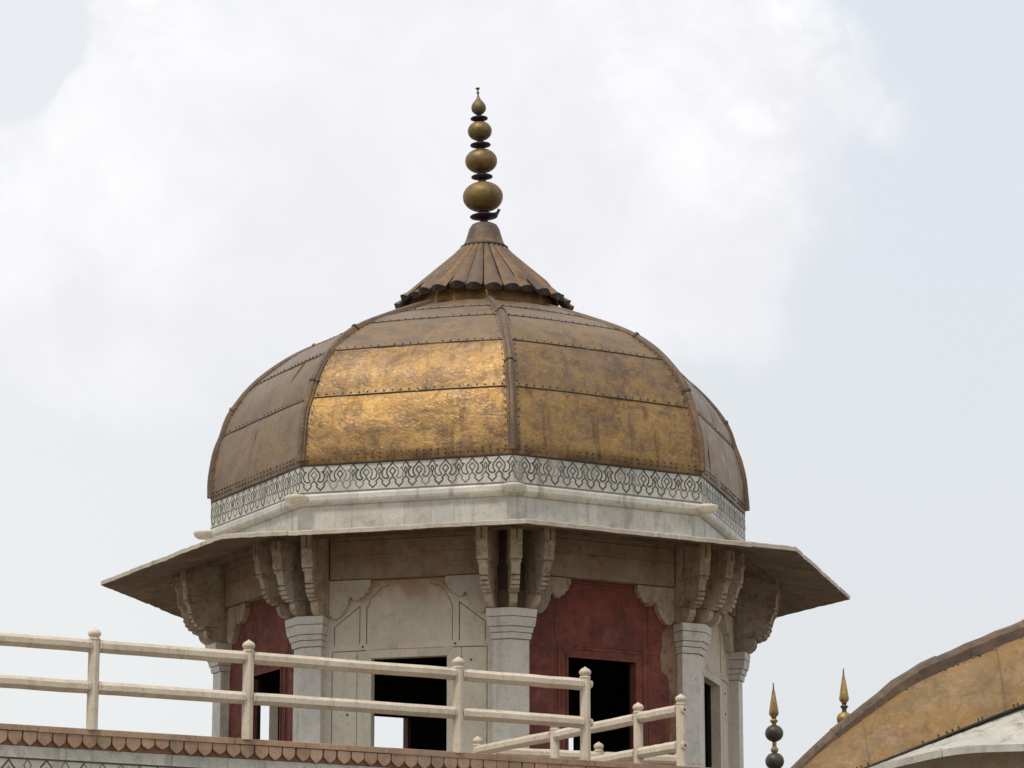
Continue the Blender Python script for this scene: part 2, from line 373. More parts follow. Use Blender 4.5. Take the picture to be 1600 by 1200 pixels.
for i in range(52):              # inner brown line that follows each motif
    c = -9.09+i*u; odd = i % 2
    o_ = [(0.0, 1.72), (0.10, 1.60), (0.22, 1.46), (0.30, 1.3), (0.28, 1.1), (0.16, 0.92), (0.0, 0.86)] if not odd else [(0.0, 1.74), (0.08, 1.62), (0.14, 1.52), (0.05, 1.3), (0.08, 1.05), (0.0, 0.86)]
    for sg in (-1, 1):
        ribbon(mb, wf, [(c+sg*a*u, zi+b*u) for a, b in o_], 0.010, -0.0405, -0.0375, (5, 3.4, 1.6))
        ribbon(mb, wf, [(c+sg*0.5*u, zi+1.93*u), (c+sg*0.40*u, zi+1.78*u), (c+sg*0.47*u, zi+1.62*u)], 0.008, -0.0405, -0.0377, (2.5, 2.2, 1.6))
ribbon(mb, wf, [(W0, TZ-0.2515), (W1, TZ-0.2515)], 0.011, -0.0405, -0.036, (1, 1, 1))
ribbon(mb, wf, [(W0, TZ-0.275-1.95*u), (W1, TZ-0.275-1.95*u)], 0.011, -0.0405, -0.036, (1, 1, 1))
obj('black_inlay', mb, M['inlay'], tw)

# ================================================================== RAILINGS
RZ = 3.80
def post_mesh(mb, x, y, zb=TZ-0.01, top=RZ):
    h = top-RZ
    prof = [(0.047, zb), (0.046, RZ-0.25), (0.046, 3.70+h), (0.051, 3.705+h), (0.050, 3.716+h), (0.036, 3.722+h)]
    mb.lathe((x, y, 0), prof, 8, smooth=False, tint=tv(0.03))
    kn = [(0.034, 3.7215+h), (0.036, 3.726+h), (0.047, 3.738+h), (0.0515, 3.750+h), (0.050, 3.763+h), (0.040, 3.777+h), (0.023, 3.788+h), (0.012, 3.794+h), (0.004, 3.802+h)]
    mb.lathe((x, y, 0), kn, 14)
def rail_mesh(mb, a, b, z, ra=0.05, ext0=0, ext1=0):
    a = Vector((*a, z)); b = Vector((*b, z)); d = (b-a).normalized(); side = d.cross(Vector((0, 0, 1)))
    a = a+d*ext0; b = b+d*ext1
    sect = [(ra*math.cos(R_(22.5+45*i)), ra*1.02*math.sin(R_(22.5+45*i))) for i in range(8)]
    dzr = J(0.0035); n = 7; path = []
    for i in range(n+1):
        p = a+(b-a)*(i/n)+Vector((0, 0, dzr+J(0.0022)))+side*J(0.002)
        path.append((p, side, Vector((0, 0, 1))))
    mb.sweep(path, sect, tint=tv(0.05, 0.02))
RAILZ = (3.655, 3.338)
def railing(pts, label, ends=(), shared=0):    # shared: first posts that belong to another railing
    r = thing('railing', label, 'railing', Vector((*pts[0], TZ)))
    for (x, y) in pts[shared:]:
        mb = MB(); post_mesh(mb, x, y); obj('post', mb, M['rail_stone'], r, bevel=0.004)
    for a, b in zip(pts[:-1], pts[1:]):
        for z in RAILZ:
            mb = MB(); rail_mesh(mb, a, b, z, ext0=0.035, ext1=-0.035)
            va, vb = Vector((*a, z)), Vector((*b, z)); d_ = (vb-va).normalized(); s_ = d_.cross(Vector((0, 0, 1))); Ln = (vb-va).length
            for dist, wd in ((0.052, 0.002), (Ln-0.052, 0.002), (Ln*random.uniform(0.3, 0.7), 0.0012)):
                o_ = va+d_*dist; rr_ = 0.0498
                mb.sweep([(o_-d_*wd, s_, Vector((0, 0, 1))), (o_+d_*wd, s_, Vector((0, 0, 1)))], [(rr_*1.012*math.cos(R_(22.5+45*q)), rr_*1.03*math.sin(R_(22.5+45*q))) for q in range(8)], 1)
            obj('rail', mb, [M['rail_stone'], M['bracket_stone']], r)
    for (a, b) in ends:          # the sawn rail ends that poke through a last post, each with its dark pin hole
        d = (Vector(b)-Vector(a)).normalized(); q = Vector(b)
        for z in RAILZ:
            mb = MB(); p0 = q+d*0.036; p1 = q+d*0.06
            rail_mesh(mb, p0, p1, z, 0.033)
            hl = MB(); k = q+d*0.059; k2 = q+d*0.0645
            s_ = d.to_3d().cross(Vector((0, 0, 1)))
            path = [(Vector((*k, z)), s_, Vector((0, 0, 1))), (Vector((*k2, z)), s_, Vector((0, 0, 1)))]
            mb.sweep(path, [(0.011*math.cos(i*math.pi/4), 0.011*math.sin(i*math.pi/4)) for i in range(8)], m=1)
            obj('rail_end', mb, [M['rail_stone'], M['joint']], r)
    return r
pf = lambda s: tuple((WP + wu*s - wn*0.12)[:2])
p4 = (0.872, -8.623)
pr = [(-6.15, -12.42), (-5.12, -11.87), (-4.17, -11.36), (-2.962, -10.714), (-1.822, -10.100), (-0.179, -9.205), p4]
railing(pr, 'long cream stone railing along the petal coping in front of the domed pavilion', [((-0.179, -9.205), p4)])
A_, B_, C_, D_ = (-0.024, -3.84), (0.70, -5.10), (1.422, -6.37), (1.771, -6.95)
railing([A_, B_, C_, D_], 'short cream railing behind the long one, running from the pavilion toward the right', [(C_, D_)])
railing([(0.105, -3.80), (1.174, -3.385), (1.99, -3.08)], 'farthest cream railing with a single low bud knob, before the red bay', shared=1)

# ================================================================== DOMED PAVILION
pav = thing('domed_pavilion', 'octagonal marble pavilion with gilded ribbed dome, tall finial and wide stone eave', 'pavilion', (0, 0, TZ))
SH = 2.707                        # apothem of the piers' faces
BOT = TZ-0.05
def pier(k):
    mb = MB()
    for side in (0, 1):
        pass
    def ring(ap, w, z):
        # plan: two faces of width w either side of the corner, returns going in
        c = ap/C8; a = TH+k*math.pi/4
        P0 = corner(k, c, z)
        fl = bayframe(k-0.5); fr = bayframe(k+0.5)
        L0 = fl(ap*T-w, ap, z); R0 = fr(-(ap*T-w), ap, z)
        L1 = fl(ap*T-w, 2.56, z); R1 = fr(-(ap*T-w), 2.56, z)
        return [P0, R0, R1, L1, L0]
    def loft(levels, m=0, tint=(1, 1, 1)):
        vs = []
        for l in levels: vs += ring(*l)
        n = 5; fs = [tuple(range(n))[::-1], tuple(range(len(vs)-n, len(vs)))]
        for j in range(len(levels)-1):
            for i in range(n):
                q = (i+1) % n; fs.append((j*n+i, j*n+q, (j+1)*n+q, (j+1)*n+i))
        mb.add(vs, fs, m, tint)
    w0 = 0.205
    z = BOT; cuts = [BOT, 3.75, 4.9]
    for z0, z1 in zip(cuts[:-1], cuts[1:]): loft([(SH, w0, z0+0.001), (SH, w0, z1)], tint=tv(0.04, 0.02))
    o = obj('pier', mb, M['pier_marble'], pav, bevel=0.004)
    mb2 = MB(); mb_, mb = mb, mb2
    def loft2(levels, tint):
        vs = []
        for l in levels: vs += ring(*l)
        n = 5; fs = [tuple(range(n))[::-1], tuple(range(len(vs)-n, len(vs)))]
        for j in range(len(levels)-1):
            for i in range(n):
                q = (i+1) % n; fs.append((j*n+i, j*n+q, (j+1)*n+q, (j+1)*n+i))
        mb2.add(vs, fs, 0, tint)
    loft2([(SH+0.020, w0+0.018, 4.905), (SH+0.026, w0+0.024, 4.945), (SH+0.028, w0+0.026, 4.965)], tv(0.05, 0.02))
    loft2([(SH+0.040, w0+0.034, 4.970), (SH+0.052, w0+0.044, 5.015), (SH+0.054, w0+0.046, 5.022)], tv(0.05, 0.02))
    loft2([(SH+0.064, w0+0.058, 5.028), (SH+0.078, w0+0.070, 5.105), (SH+0.078, w0+0.070, 5.122)], tv(0.05, 0.02))
    loft2([(SH+0.083, w0+0.074, 5.128), (SH+0.088, w0+0.082, 5.210)], tv(0.05, 0.02))
    obj('capital', mb2, M['pier_marble'], o, bevel=0.003)
    mb3 = MB(); mb2 = mb3
    loft2([(SH+0.012, w0+0.075, 5.216), (SH+0.012, w0+0.075, 6.06)], tv(0.05, 0.02))
    loft2([(SH+0.016, 0.165, 5.40), (SH+0.016, 0.165, 6.055)], (0.22, 0.2, 0.18))  # dark plate: shade between the brackets painted into the colour
    loft2([(SH+0.015, 0.150, 5.22), (SH+0.015, 0.165, 5.399)], (0.45, 0.4, 0.36))  # lower plate, same painted shade but paler
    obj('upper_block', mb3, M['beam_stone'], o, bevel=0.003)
for k in CORN: pier(k)

# ---- brackets: profile (reach, height) of one stepped console
def lobes(pts, depth):
    out = []
    for (a, b) in zip(pts[:-1], pts[1:]):
        dx, dz = b[0]-a[0], b[1]-a[1]; L_ = math.hypot(dx, dz); nx, nz = dz/L_, -dx/L_
        for q in range(0, 7):
            t_ = q/6; h_ = depth*math.sin(math.pi*t_)**0.7
            out.append((a[0]+dx*t_+nx*h_, a[1]+dz*t_+nz*h_))
    return out
B_LOW = [(0.0, 5.213), (0.055, 5.212), (0.095, 5.216), (0.135, 5.232), (0.166, 5.258), (0.184, 5.292), (0.188, 5.330), (0.178, 5.366), (0.0, 5.372)]
B_MID = [(0.0, 5.3725), (0.185, 5.3725)]+lobes([(0.205, 5.366), (0.262, 5.372), (0.304, 5.408), (0.330, 5.452), (0.346, 5.500)], 0.020)+[(0.362, 5.515), (0.382, 5.585)]+[(0.396, 5.615), (0.398, 5.660), (0.0, 5.660)]
B_TOP = [(0.0, 5.6605), (0.412, 5.6605), (0.428, 5.69), (0.434, 5.80), (0.452, 5.835), (0.456, 6.035), (0.0, 6.10)]
def bracket(org, n):
    t = Vector((-n.y, n.x, 0)); mb = MB(); tt = tv(0.14, 0.05)
    fr = lambda s, o, z: org + n*s + t*o + Vector((0, 0, z))
    for poly, w in ((B_LOW, 0.080), (B_MID, 0.088), (B_TOP, 0.120)):
        w2 = w*(1+J(0.04))
        mb.prism(fr, [(-0.06, p[1]) if p[0] == 0 else p for p in poly], -w2/2, w2/2, tint=tt)
    # pendant curls: small rolls across the front where the lobes end
    for (r0, z0, rr_, w) in ((0.216, 5.366, 0.021, 0.100), (0.176, 5.366, 0.012, 0.092), (0.400, 5.637, 0.016, 0.108)):
        mb.sweep([(fr(r0, -w/2, z0), n, Vector((0, 0, 1))), (fr(r0, w/2, z0), n, Vector((0, 0, 1)))], [(rr_*math.cos(q*math.pi/5), rr_*math.sin(q*math.pi/5)) for q in range(10)], 0, tt, True)
    # thin dark rolls laid along the cusps
    for (r0, z0) in ((0.262, 5.372), (0.304, 5.408), (0.330, 5.452), (0.348, 5.502), (0.190, 5.364)):
        w = 0.0888; rr_ = 0.0065
        mb.sweep([(fr(r0, -w/2, z0), n, Vector((0, 0, 1))), (fr(r0, w/2, z0), n, Vector((0, 0, 1)))], [(rr_*math.cos(q*math.pi/3), rr_*math.sin(q*math.pi/3)) for q in range(6)], 1, (1, 1, 1))
    mb.box(fr, (0.449, -0.006, 5.86), (0.4575, 0.006, 6.0), 1, (1.6, 1.4, 1.2))
    obj('bracket', mb, [M['bracket_stone'], M['joint']], pav, bevel=0.003)
for k in CORN:
    a = TH+k*math.pi/4
    n0 = Vector((math.sin(a), -math.cos(a), 0))
    bracket(corner(k, SH/C8-0.02, 0), n0)
    for sgn in (-1, 1):
        f = bayframe(k+0.5*sgn); q = f(-sgn*(SH*T-0.19), SH+0.01, 0)
        b = a+sgn*math.pi/8; nn = Vector((math.sin(b), -math.cos(b), 0))
        bracket(q, nn)

# ---- beams, wall bays, spandrels
WP_AP = 2.60; HW = 0.405; WT = 4.775; WB = 3.55
SP = [(0.405, 5.585)]+lobes([(0.405, 5.565), (0.425, 5.500), (0.465, 5.445), (0.515, 5.400), (0.575, 5.375)], 0.014)+[(0.593, 5.382), (0.600, 5.402), (0.615, 5.412), (0.632, 5.406), (0.641, 5.388),
      (0.645, 5.35), (0.668, 5.30), (0.70, 5.245), (0.74, 5.205), (0.785, 5.188), (0.815, 5.20), (0.832, 5.225), (0.85, 5.213), (0.90, 5.213), (0.90, 5.585)]
RED = {-1.5, 0.5, 2.5, 4.5, -3.5, -2.5+5}
for i in CORN:
    k = i+0.5; f = bayframe(k); red = (i % 2 == 0)
    body = M['red_stone'] if red else M['bay_marble']
    # beam
    mb = MB(); hb = SH*T-0.02
    cuts = [-0.83, 0.83]
    for a, b in zip(cuts[:-1], cuts[1:]): mb.box(f, (a+0.001, 2.45, 5.592), (b-0.001, SH+0.004, 5.84), tint=tv(0.05, 0.02))
    for a, b in zip(cuts[:-1], cuts[1:]): mb.box(f, (a+0.001, 2.45, 5.842), (b-0.001, SH+0.009, 5.985), tint=tv(0.05, 0.02))
    mb.box(f, (-0.83, 2.45, 5.99), (0.83, SH+0.03, 6.07), tint=(0.85, 0.83, 0.8))
    obj('beam', mb, M['beam_stone'], pav, bevel=0.003)
    # spandrels
    for sg in (-1, 1):
        mb = MB(); pts = [(sg*a, b) for a, b in SP]
        if sg > 0: pts = pts[::-1]
        mb.prism(f, pts, 2.60, SH-0.035, tint=tv(0.05, 0.02))
        obj('spandrel', mb, M['marble_warm'] if not red else M['bracket_stone'], pav, bevel=0.004)
    ARC = [(-0.52, 5.34), (-0.47, 5.40), (-0.40, 5.46), (-0.33, 5.54), (-0.20, 5.56), (0.0, 5.562), (0.20, 5.56), (0.33, 5.54), (0.40, 5.46), (0.47, 5.40), (0.52, 5.34)]
    # wall panel: slabs of stone, thin dark joints run between them
    mb = MB(); SW = 1.0; a0, a1 = 2.50, WP_AP
    def slab(poly, d=0.0, t=None): mb.prism(f, poly[::-1], a0, a1+d, tint=t or tv(0.05, 0.03))
    def rect(x0, x1, z0, z1, d=0.0, t=None): slab([(x0, z0), (x1, z0), (x1, z1), (x0, z1)], d, t)
    hz0, hz1 = 4.862, 4.925
    rect(-SW, -HW, BOT, hz0, 0, None); rect(HW, SW, BOT, hz0, 0, None)
    rect(-SW, SW, hz0+0.0005, 5.585, -0.001)
    rect(-HW+0.0005, HW-0.0005, BOT, WB)
    rect(-0.80, -0.24+J(0.1), hz0, hz1, 0.004); rect(-0.12, 0.80, hz0, hz1, 0.005); rect(-0.24, -0.12, hz0+0.004, hz1-0.004, 0.0065, (0.86, 0.85, 0.86))
    zl0, zl1 = WT, 4.858         # lintel of three stones with mitred ends
    slab([(-HW, zl0), (-0.20, zl0), (-0.20, zl1), (-0.47, zl1)], 0.006, tv(0.1, 0.04)); slab([(-0.199, zl0), (0.09, zl0), (0.09, zl1), (-0.199, zl1)], 0.0065, tv(0.1, 0.04))
    slab([(0.091, zl0), (HW, zl0), (0.47, zl1), (0.091, zl1)], 0.006, tv(0.1, 0.04))
    for sg in (-1, 1):
        def R2(x0, x1, z0, z1, d=0.0): rect(min(sg*x0, sg*x1), max(sg*x0, sg*x1), z0, z1, d)
        R2(HW+0.0006, 0.475, BOT+0.01, WT-0.001, 0.005)
        if not red: R2(0.465, 0.53, hz1+0.001, 5.33, 0.004)
        else:
            R2(HW+0.001, HW+0.022, BOT+0.01, WT+0.02, 0.018); R2(0.50, 0.525, BOT+0.01, 4.90, 0.012)
            if sg > 0: rect(-HW-0.001, HW+0.001, WT, WT+0.022, 0.018); rect(-0.53, 0.53, 4.901, 4.925, 0.012)
    def line(pts, w=0.006, t=(1, 1, 1), d=0.0):
        k0 = len(mb.m); ribbon(mb, f, pts, w, a1-0.004, a1+0.0015+d, t)
        for q in range(k0, len(mb.m)): mb.m[q] = 1
    lt = (1, 1, 1) if not red else (0.8, 0.5, 0.45); lw = 0.007 if not red else 0.006
    if not red:
        ar = [(-0.46, hz1), (-0.46, 5.29), (-0.435, 5.33), (-0.425, 5.39), (-0.36, 5.44), (-0.31, 5.50), (-0.22, 5.53)]
        for q0_, q1_ in zip(ARC[:-1], ARC[1:]): ribbon(mb, f, [q0_, q1_], 0.030, a1-0.004, a1+0.005, (0.97, 0.93, 0.88))
        line(ar, 0.006, (1.8, 1.5, 1.2)); line([(0.46, hz1), (0.46, 5.28), (0.44, 5.34), (0.40, 5.41), (0.34, 5.49), (0.22, 5.53)], 0.006, (2.5, 2, 1.5))
        for sg in (-1, 1):
            line([(sg*0.535, hz1), (sg*0.535, 5.32), (sg*0.81, 5.11), (sg*0.81, hz1)], lw, lt)
            line([(sg*0.83, BOT), (sg*0.83, hz0-0.01), (sg*0.47, hz0-0.004)], lw, lt)
            line([(sg*0.56, BOT), (sg*0.56, hz0-0.01)], 0.005, (1.6, 1.5, 1.4))
    else:
        for sg in (-1, 1):
            line([(sg*0.56, BOT), (sg*0.56, 5.55)], lw, lt); line([(sg*0.95, hz1), (sg*0.47, hz1)], lw, lt)
        line([(-0.5, 5.55), (0.5, 5.55)], lw, lt)
        if i == 0:               # the lost facing along the right edge of the front red bay
            pz = [(0.80, 3.2), (0.815, 4.55), (0.79, 4.66), (0.72, 4.70), (0.705, 4.86), (0.735, 4.95), (0.725, 5.08), (0.77, 5.15), (0.80, 5.21), (0.95, 5.21), (0.95, 3.2)]
            k0 = len(mb.m); mb.prism(f, pz, a1-0.002, a1+0.008, tint=(0.62, 0.46, 0.38))
            for q in range(k0, len(mb.m)): mb.m[q] = 2
    for (hx, hz) in ((-0.50, 4.895), (0.49, 4.892), (0.66, 4.72), (-0.66, 4.2), (0.68, 4.5)):
        if random.random() < 0.8:
            r = 0.012; k0 = len(mb.m)
            mb.prism(f, [(hx+r*math.cos(q*math.pi/3), hz+r*math.sin(q*math.pi/3)) for q in range(6)], a1-0.003, a1+0.0085, m=1)
    wp = obj('wall_panel', mb, [body, M['joint'], M['bracket_stone']], pav)
    if red: wp['label'] = 'wall panel of dark red sandstone with a square window opening'
    else: wp['label'] = 'wall panel of cream marble slabs with a square window opening'
    # inside lining of the room, its shade painted in as near-black, part of each bay
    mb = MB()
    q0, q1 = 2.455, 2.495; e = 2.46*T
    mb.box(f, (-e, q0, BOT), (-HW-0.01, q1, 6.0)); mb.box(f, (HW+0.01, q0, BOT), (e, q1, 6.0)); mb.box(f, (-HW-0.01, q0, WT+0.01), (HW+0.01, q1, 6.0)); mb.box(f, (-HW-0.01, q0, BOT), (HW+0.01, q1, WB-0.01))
    obj('inner_lining', mb, M['room_shade'], pav)
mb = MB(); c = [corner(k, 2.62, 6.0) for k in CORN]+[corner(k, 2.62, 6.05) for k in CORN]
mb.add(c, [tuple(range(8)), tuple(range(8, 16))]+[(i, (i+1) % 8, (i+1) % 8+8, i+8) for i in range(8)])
obj('ceiling', mb, M['room_shade'], pav)
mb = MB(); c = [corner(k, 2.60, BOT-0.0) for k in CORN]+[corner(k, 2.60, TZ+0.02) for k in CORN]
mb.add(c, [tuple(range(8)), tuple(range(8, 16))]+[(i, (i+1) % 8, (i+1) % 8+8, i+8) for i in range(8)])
obj('room_floor', mb, M['room_shade'], pav)

# ---- eave (chajja): eight sloping leaves of slabs
for i in CORN:
    f = bayframe(i+0.5); mb = MB()
    Ro, Ri = 4.172, 2.80
    ao, ai = Ro*C8, Ri*C8
    n = 5; cuts = [-1]+sorted([-1+2*(j/n)+J(0.12) for j in range(1, n)])+[1]
    for a, b in zip(cuts[:-1], cuts[1:]):
        g1 = 0.0012; dz = J(0.003); oo = J(0.006)
        def P_(u_, ap, z): return f(u_*ap*T+(g1 if u_ == a and a > -1 else (-g1 if u_ == b and b < 1 else 0)), ap, z)
        zo0, zo1, zi0, zi1 = 5.858, 5.905, 6.085, 6.150
        ap_o = ao+oo if -1 < a and b < 1 else ao
        K = 9; rows = []
        for q in range(K+1):
            uu = a+(b-a)*q/K; inner = -0.999 < uu < 0.999; e_ = (ap_o+J(0.004)-(0.014 if random.random() < 0.07 else 0)) if inner else ao; zz = J(0.0025) if inner else 0
            gg = g1 if (q == 0 and a > -1) else (-g1 if (q == K and b < 1) else 0); dd = dz if inner else 0
            g2 = lambda ap_, z_: f(uu*ap_*T+gg, ap_, z_+dd)
            rows.append([g2(ai, zi0), g2(e_, zo0+zz), g2(e_+0.002, zo1-0.006+zz), g2(e_-0.006, zo1+zz), g2(ai, zi1)])
        vs = [p for r_ in rows for p in r_]; t1 = tv(0.12, 0.04); t2 = tv(0.05, 0.02)
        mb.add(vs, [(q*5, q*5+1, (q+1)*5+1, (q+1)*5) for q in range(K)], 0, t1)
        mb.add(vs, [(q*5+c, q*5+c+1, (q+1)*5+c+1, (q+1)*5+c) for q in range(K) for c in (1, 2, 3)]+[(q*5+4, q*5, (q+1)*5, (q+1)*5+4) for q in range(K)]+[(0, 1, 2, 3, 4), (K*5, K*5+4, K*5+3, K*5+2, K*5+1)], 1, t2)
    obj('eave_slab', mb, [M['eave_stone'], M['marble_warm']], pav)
    # timber-like stone fillet under the leaf, resting on the brackets
    mb = MB(); af = 3.34*C8
    vs = [f(-af*T, af, 5.955), f(af*T, af, 5.955), f((af+0.05)*T, af+0.05, 5.945), f(-(af+0.05)*T, af+0.05, 5.945),
          f(-af*T, af, 6.03), f(af*T, af, 6.03), f((af+0.05)*T, af+0.05, 6.02), f(-(af+0.05)*T, af+0.05, 6.02)]
    mb.add(vs, [(0, 1, 2, 3), (4, 7, 6, 5), (0, 4, 5, 1), (1, 5, 6, 2), (2, 6, 7, 3), (3, 7, 4, 0)], 0, (0.9, 0.85, 0.8))
    obj('eave_fillet', mb, M['eave_stone'], pav)

# ---- drum: plain wall, cornice, frieze
for i in CORN:
    f = bayframe(i+0.5)
    mb = MB(); ap = 2.955*C8; h = ap*T
    cuts = [-h]; 
    while cuts[-1] < h-0.35: cuts.append(cuts[-1]+random.uniform(0.16, 0.42))
    cuts[-1] = h
    for a, b in zip(cuts[:-1], cuts[1:]):
        A, B = a/h, b/h; d = J(0.001)
        vs = [f(A*(2.70*T), 2.70, 6.08), f(B*2.70*T, 2.70, 6.08), f(B*h-0.001, ap+d, 6.08), f(A*h+0.001, ap+d, 6.08)]
        vs += [v+Vector((0, 0, 0.29)) for v in vs]
        mb.add(vs, [(0, 1, 2, 3), (4, 7, 6, 5), (0, 4, 5, 1), (1, 5, 6, 2), (2, 6, 7, 3), (3, 7, 4, 0)], 0, tv(0.10, 0.03))
    obj('drum_wall', mb, M['marble'], pav)
    # cornice
    mb = MB(); prof = [(2.72, 6.372), (ap+0.012, 6.372), (ap+0.030, 6.380), (ap+0.052, 6.402), (ap+0.060, 6.425), (ap+0.058, 6.470), (ap+0.045, 6.492), (ap+0.02, 6.498), (2.72, 6.498)]
    cu = [-1, -0.45+J(0.1), 0.2+J(0.1), 1]
    for a, b in zip(cu[:-1], cu[1:]):
        vs = [f(a*o*T, o, z) for o, z in prof]+[f(b*o*T-(0.002 if b < 1 else 0), o, z) for o, z in prof]; n = len(prof)
        mb.add(vs, [tuple(range(n)), tuple(range(2*n-1, n-1, -1))]+[(j, j+n, (j+1) % n+n, (j+1) % n) for j in range(n)], 0, tv(0.06, 0.02))
    obj('cornice', mb, M['marble'], pav)
    # frieze with inlay
    mb = MB(); ap2 = 2.99*C8; h2 = ap2*T
    cu = [-1, -0.5+J(0.2), 0.1+J(0.1), 0.6+J(0.1), 1]
    for a, b in zip(cu[:-1], cu[1:]):
        vs = [f(a*2.7*T, 2.7, 6.499), f(b*2.7*T, 2.7, 6.499), f(b*h2, ap2, 6.499), f(a*h2, ap2, 6.499)]
        vs += [v+Vector((0, 0, 0.306)) for v in vs]
        mb.add(vs, [(0, 1, 2, 3), (4, 7, 6, 5), (0, 4, 5, 1), (1, 5, 6, 2), (2, 6, 7, 3), (3, 7, 4, 0)], 0, tv(0.04, 0.02))
    fz = obj('frieze', mb, M['marble'], pav)
    mb = MB(); u = 2*h2/16; zb = 6.509
    motifs(mb, f, -h2, 16, u, zb+0.002, 0.0158, ap2-0.002, ap2+0.0015, 1)
    for zz in (zb, zb+1.98*u): ribbon(mb, f, [(-h2+0.004, zz), (h2-0.004, zz)], 0.0085, ap2-0.002, ap2+0.002, (1, 1, 1))
    obj('black_inlay', mb, M['inlay'], fz)
for k in CORN:
    mb = MB(); c = corner(k, 3.055, 0)
    mb.lathe(c, [(0.04, 6.39), (0.08, 6.396), (0.106, 6.414), (0.120, 6.440), (0.122, 6.456), (0.118, 6.466), (0.09, 6.474), (0.04, 6.477)], 20, tint=(1.2+J(0.05), 1.18, 1.12))
    obj('corner_knob', mb, M['marble'], pav)

# ---- dome
DP = [(2.985, 6.805), (2.998, 6.85), (2.995, 7.00), (2.975, 7.20), (2.93, 7.40), (2.875, 7.55), (2.80, 7.78), (2.655, 8.00), (2.47, 8.20), (2.24, 8.385), (1.98, 8.535), (1.60, 8.705), (1.25, 8.85), (0.84, 9.01)]
def cat(P, n):
    out = []; Q = [P[0]]+P+[P[-1]]
    for i in range(1, len(Q)-2):
        for j in range(n):
            t = j/n; p0, p1, p2, p3 = Q[i-1], Q[i], Q[i+1], Q[i+2]
            out.append(tuple(0.5*((2*p1[c])+(-p0[c]+p2[c])*t+(2*p0[c]-5*p1[c]+4*p2[c]-p3[c])*t*t+(-p0[c]+3*p1[c]-3*p2[c]+p3[c])*t**3) for c in (0, 1)))
    out.append(P[-1]); return out
DC = cat(DP, 4)
SEAMS = [7.55, 8.12, 8.53, 8.765]
def rad(z):
    for a, b in zip(DC[:-1], DC[1:]):
        if a[1] <= z <= b[1]: return a[0]+(b[0]-a[0])*(z-a[1])/(b[1]-a[1])
    return DC[-1][0]
def slope_n(z):
    dz = 0.02; r0, r1 = rad(max(6.806, z-dz)), rad(min(9.0, z+dz)); v = Vector((2*dz, -(r1-r0))).normalized()
    return v                     # (outward, up)
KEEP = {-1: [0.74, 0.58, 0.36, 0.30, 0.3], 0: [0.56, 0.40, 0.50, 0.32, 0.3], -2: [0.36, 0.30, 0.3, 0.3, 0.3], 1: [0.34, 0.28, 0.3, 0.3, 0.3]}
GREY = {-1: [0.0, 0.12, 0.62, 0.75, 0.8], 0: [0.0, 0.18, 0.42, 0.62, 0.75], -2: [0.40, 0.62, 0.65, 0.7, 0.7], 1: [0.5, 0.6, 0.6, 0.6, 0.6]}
from mathutils import noise as mnoise
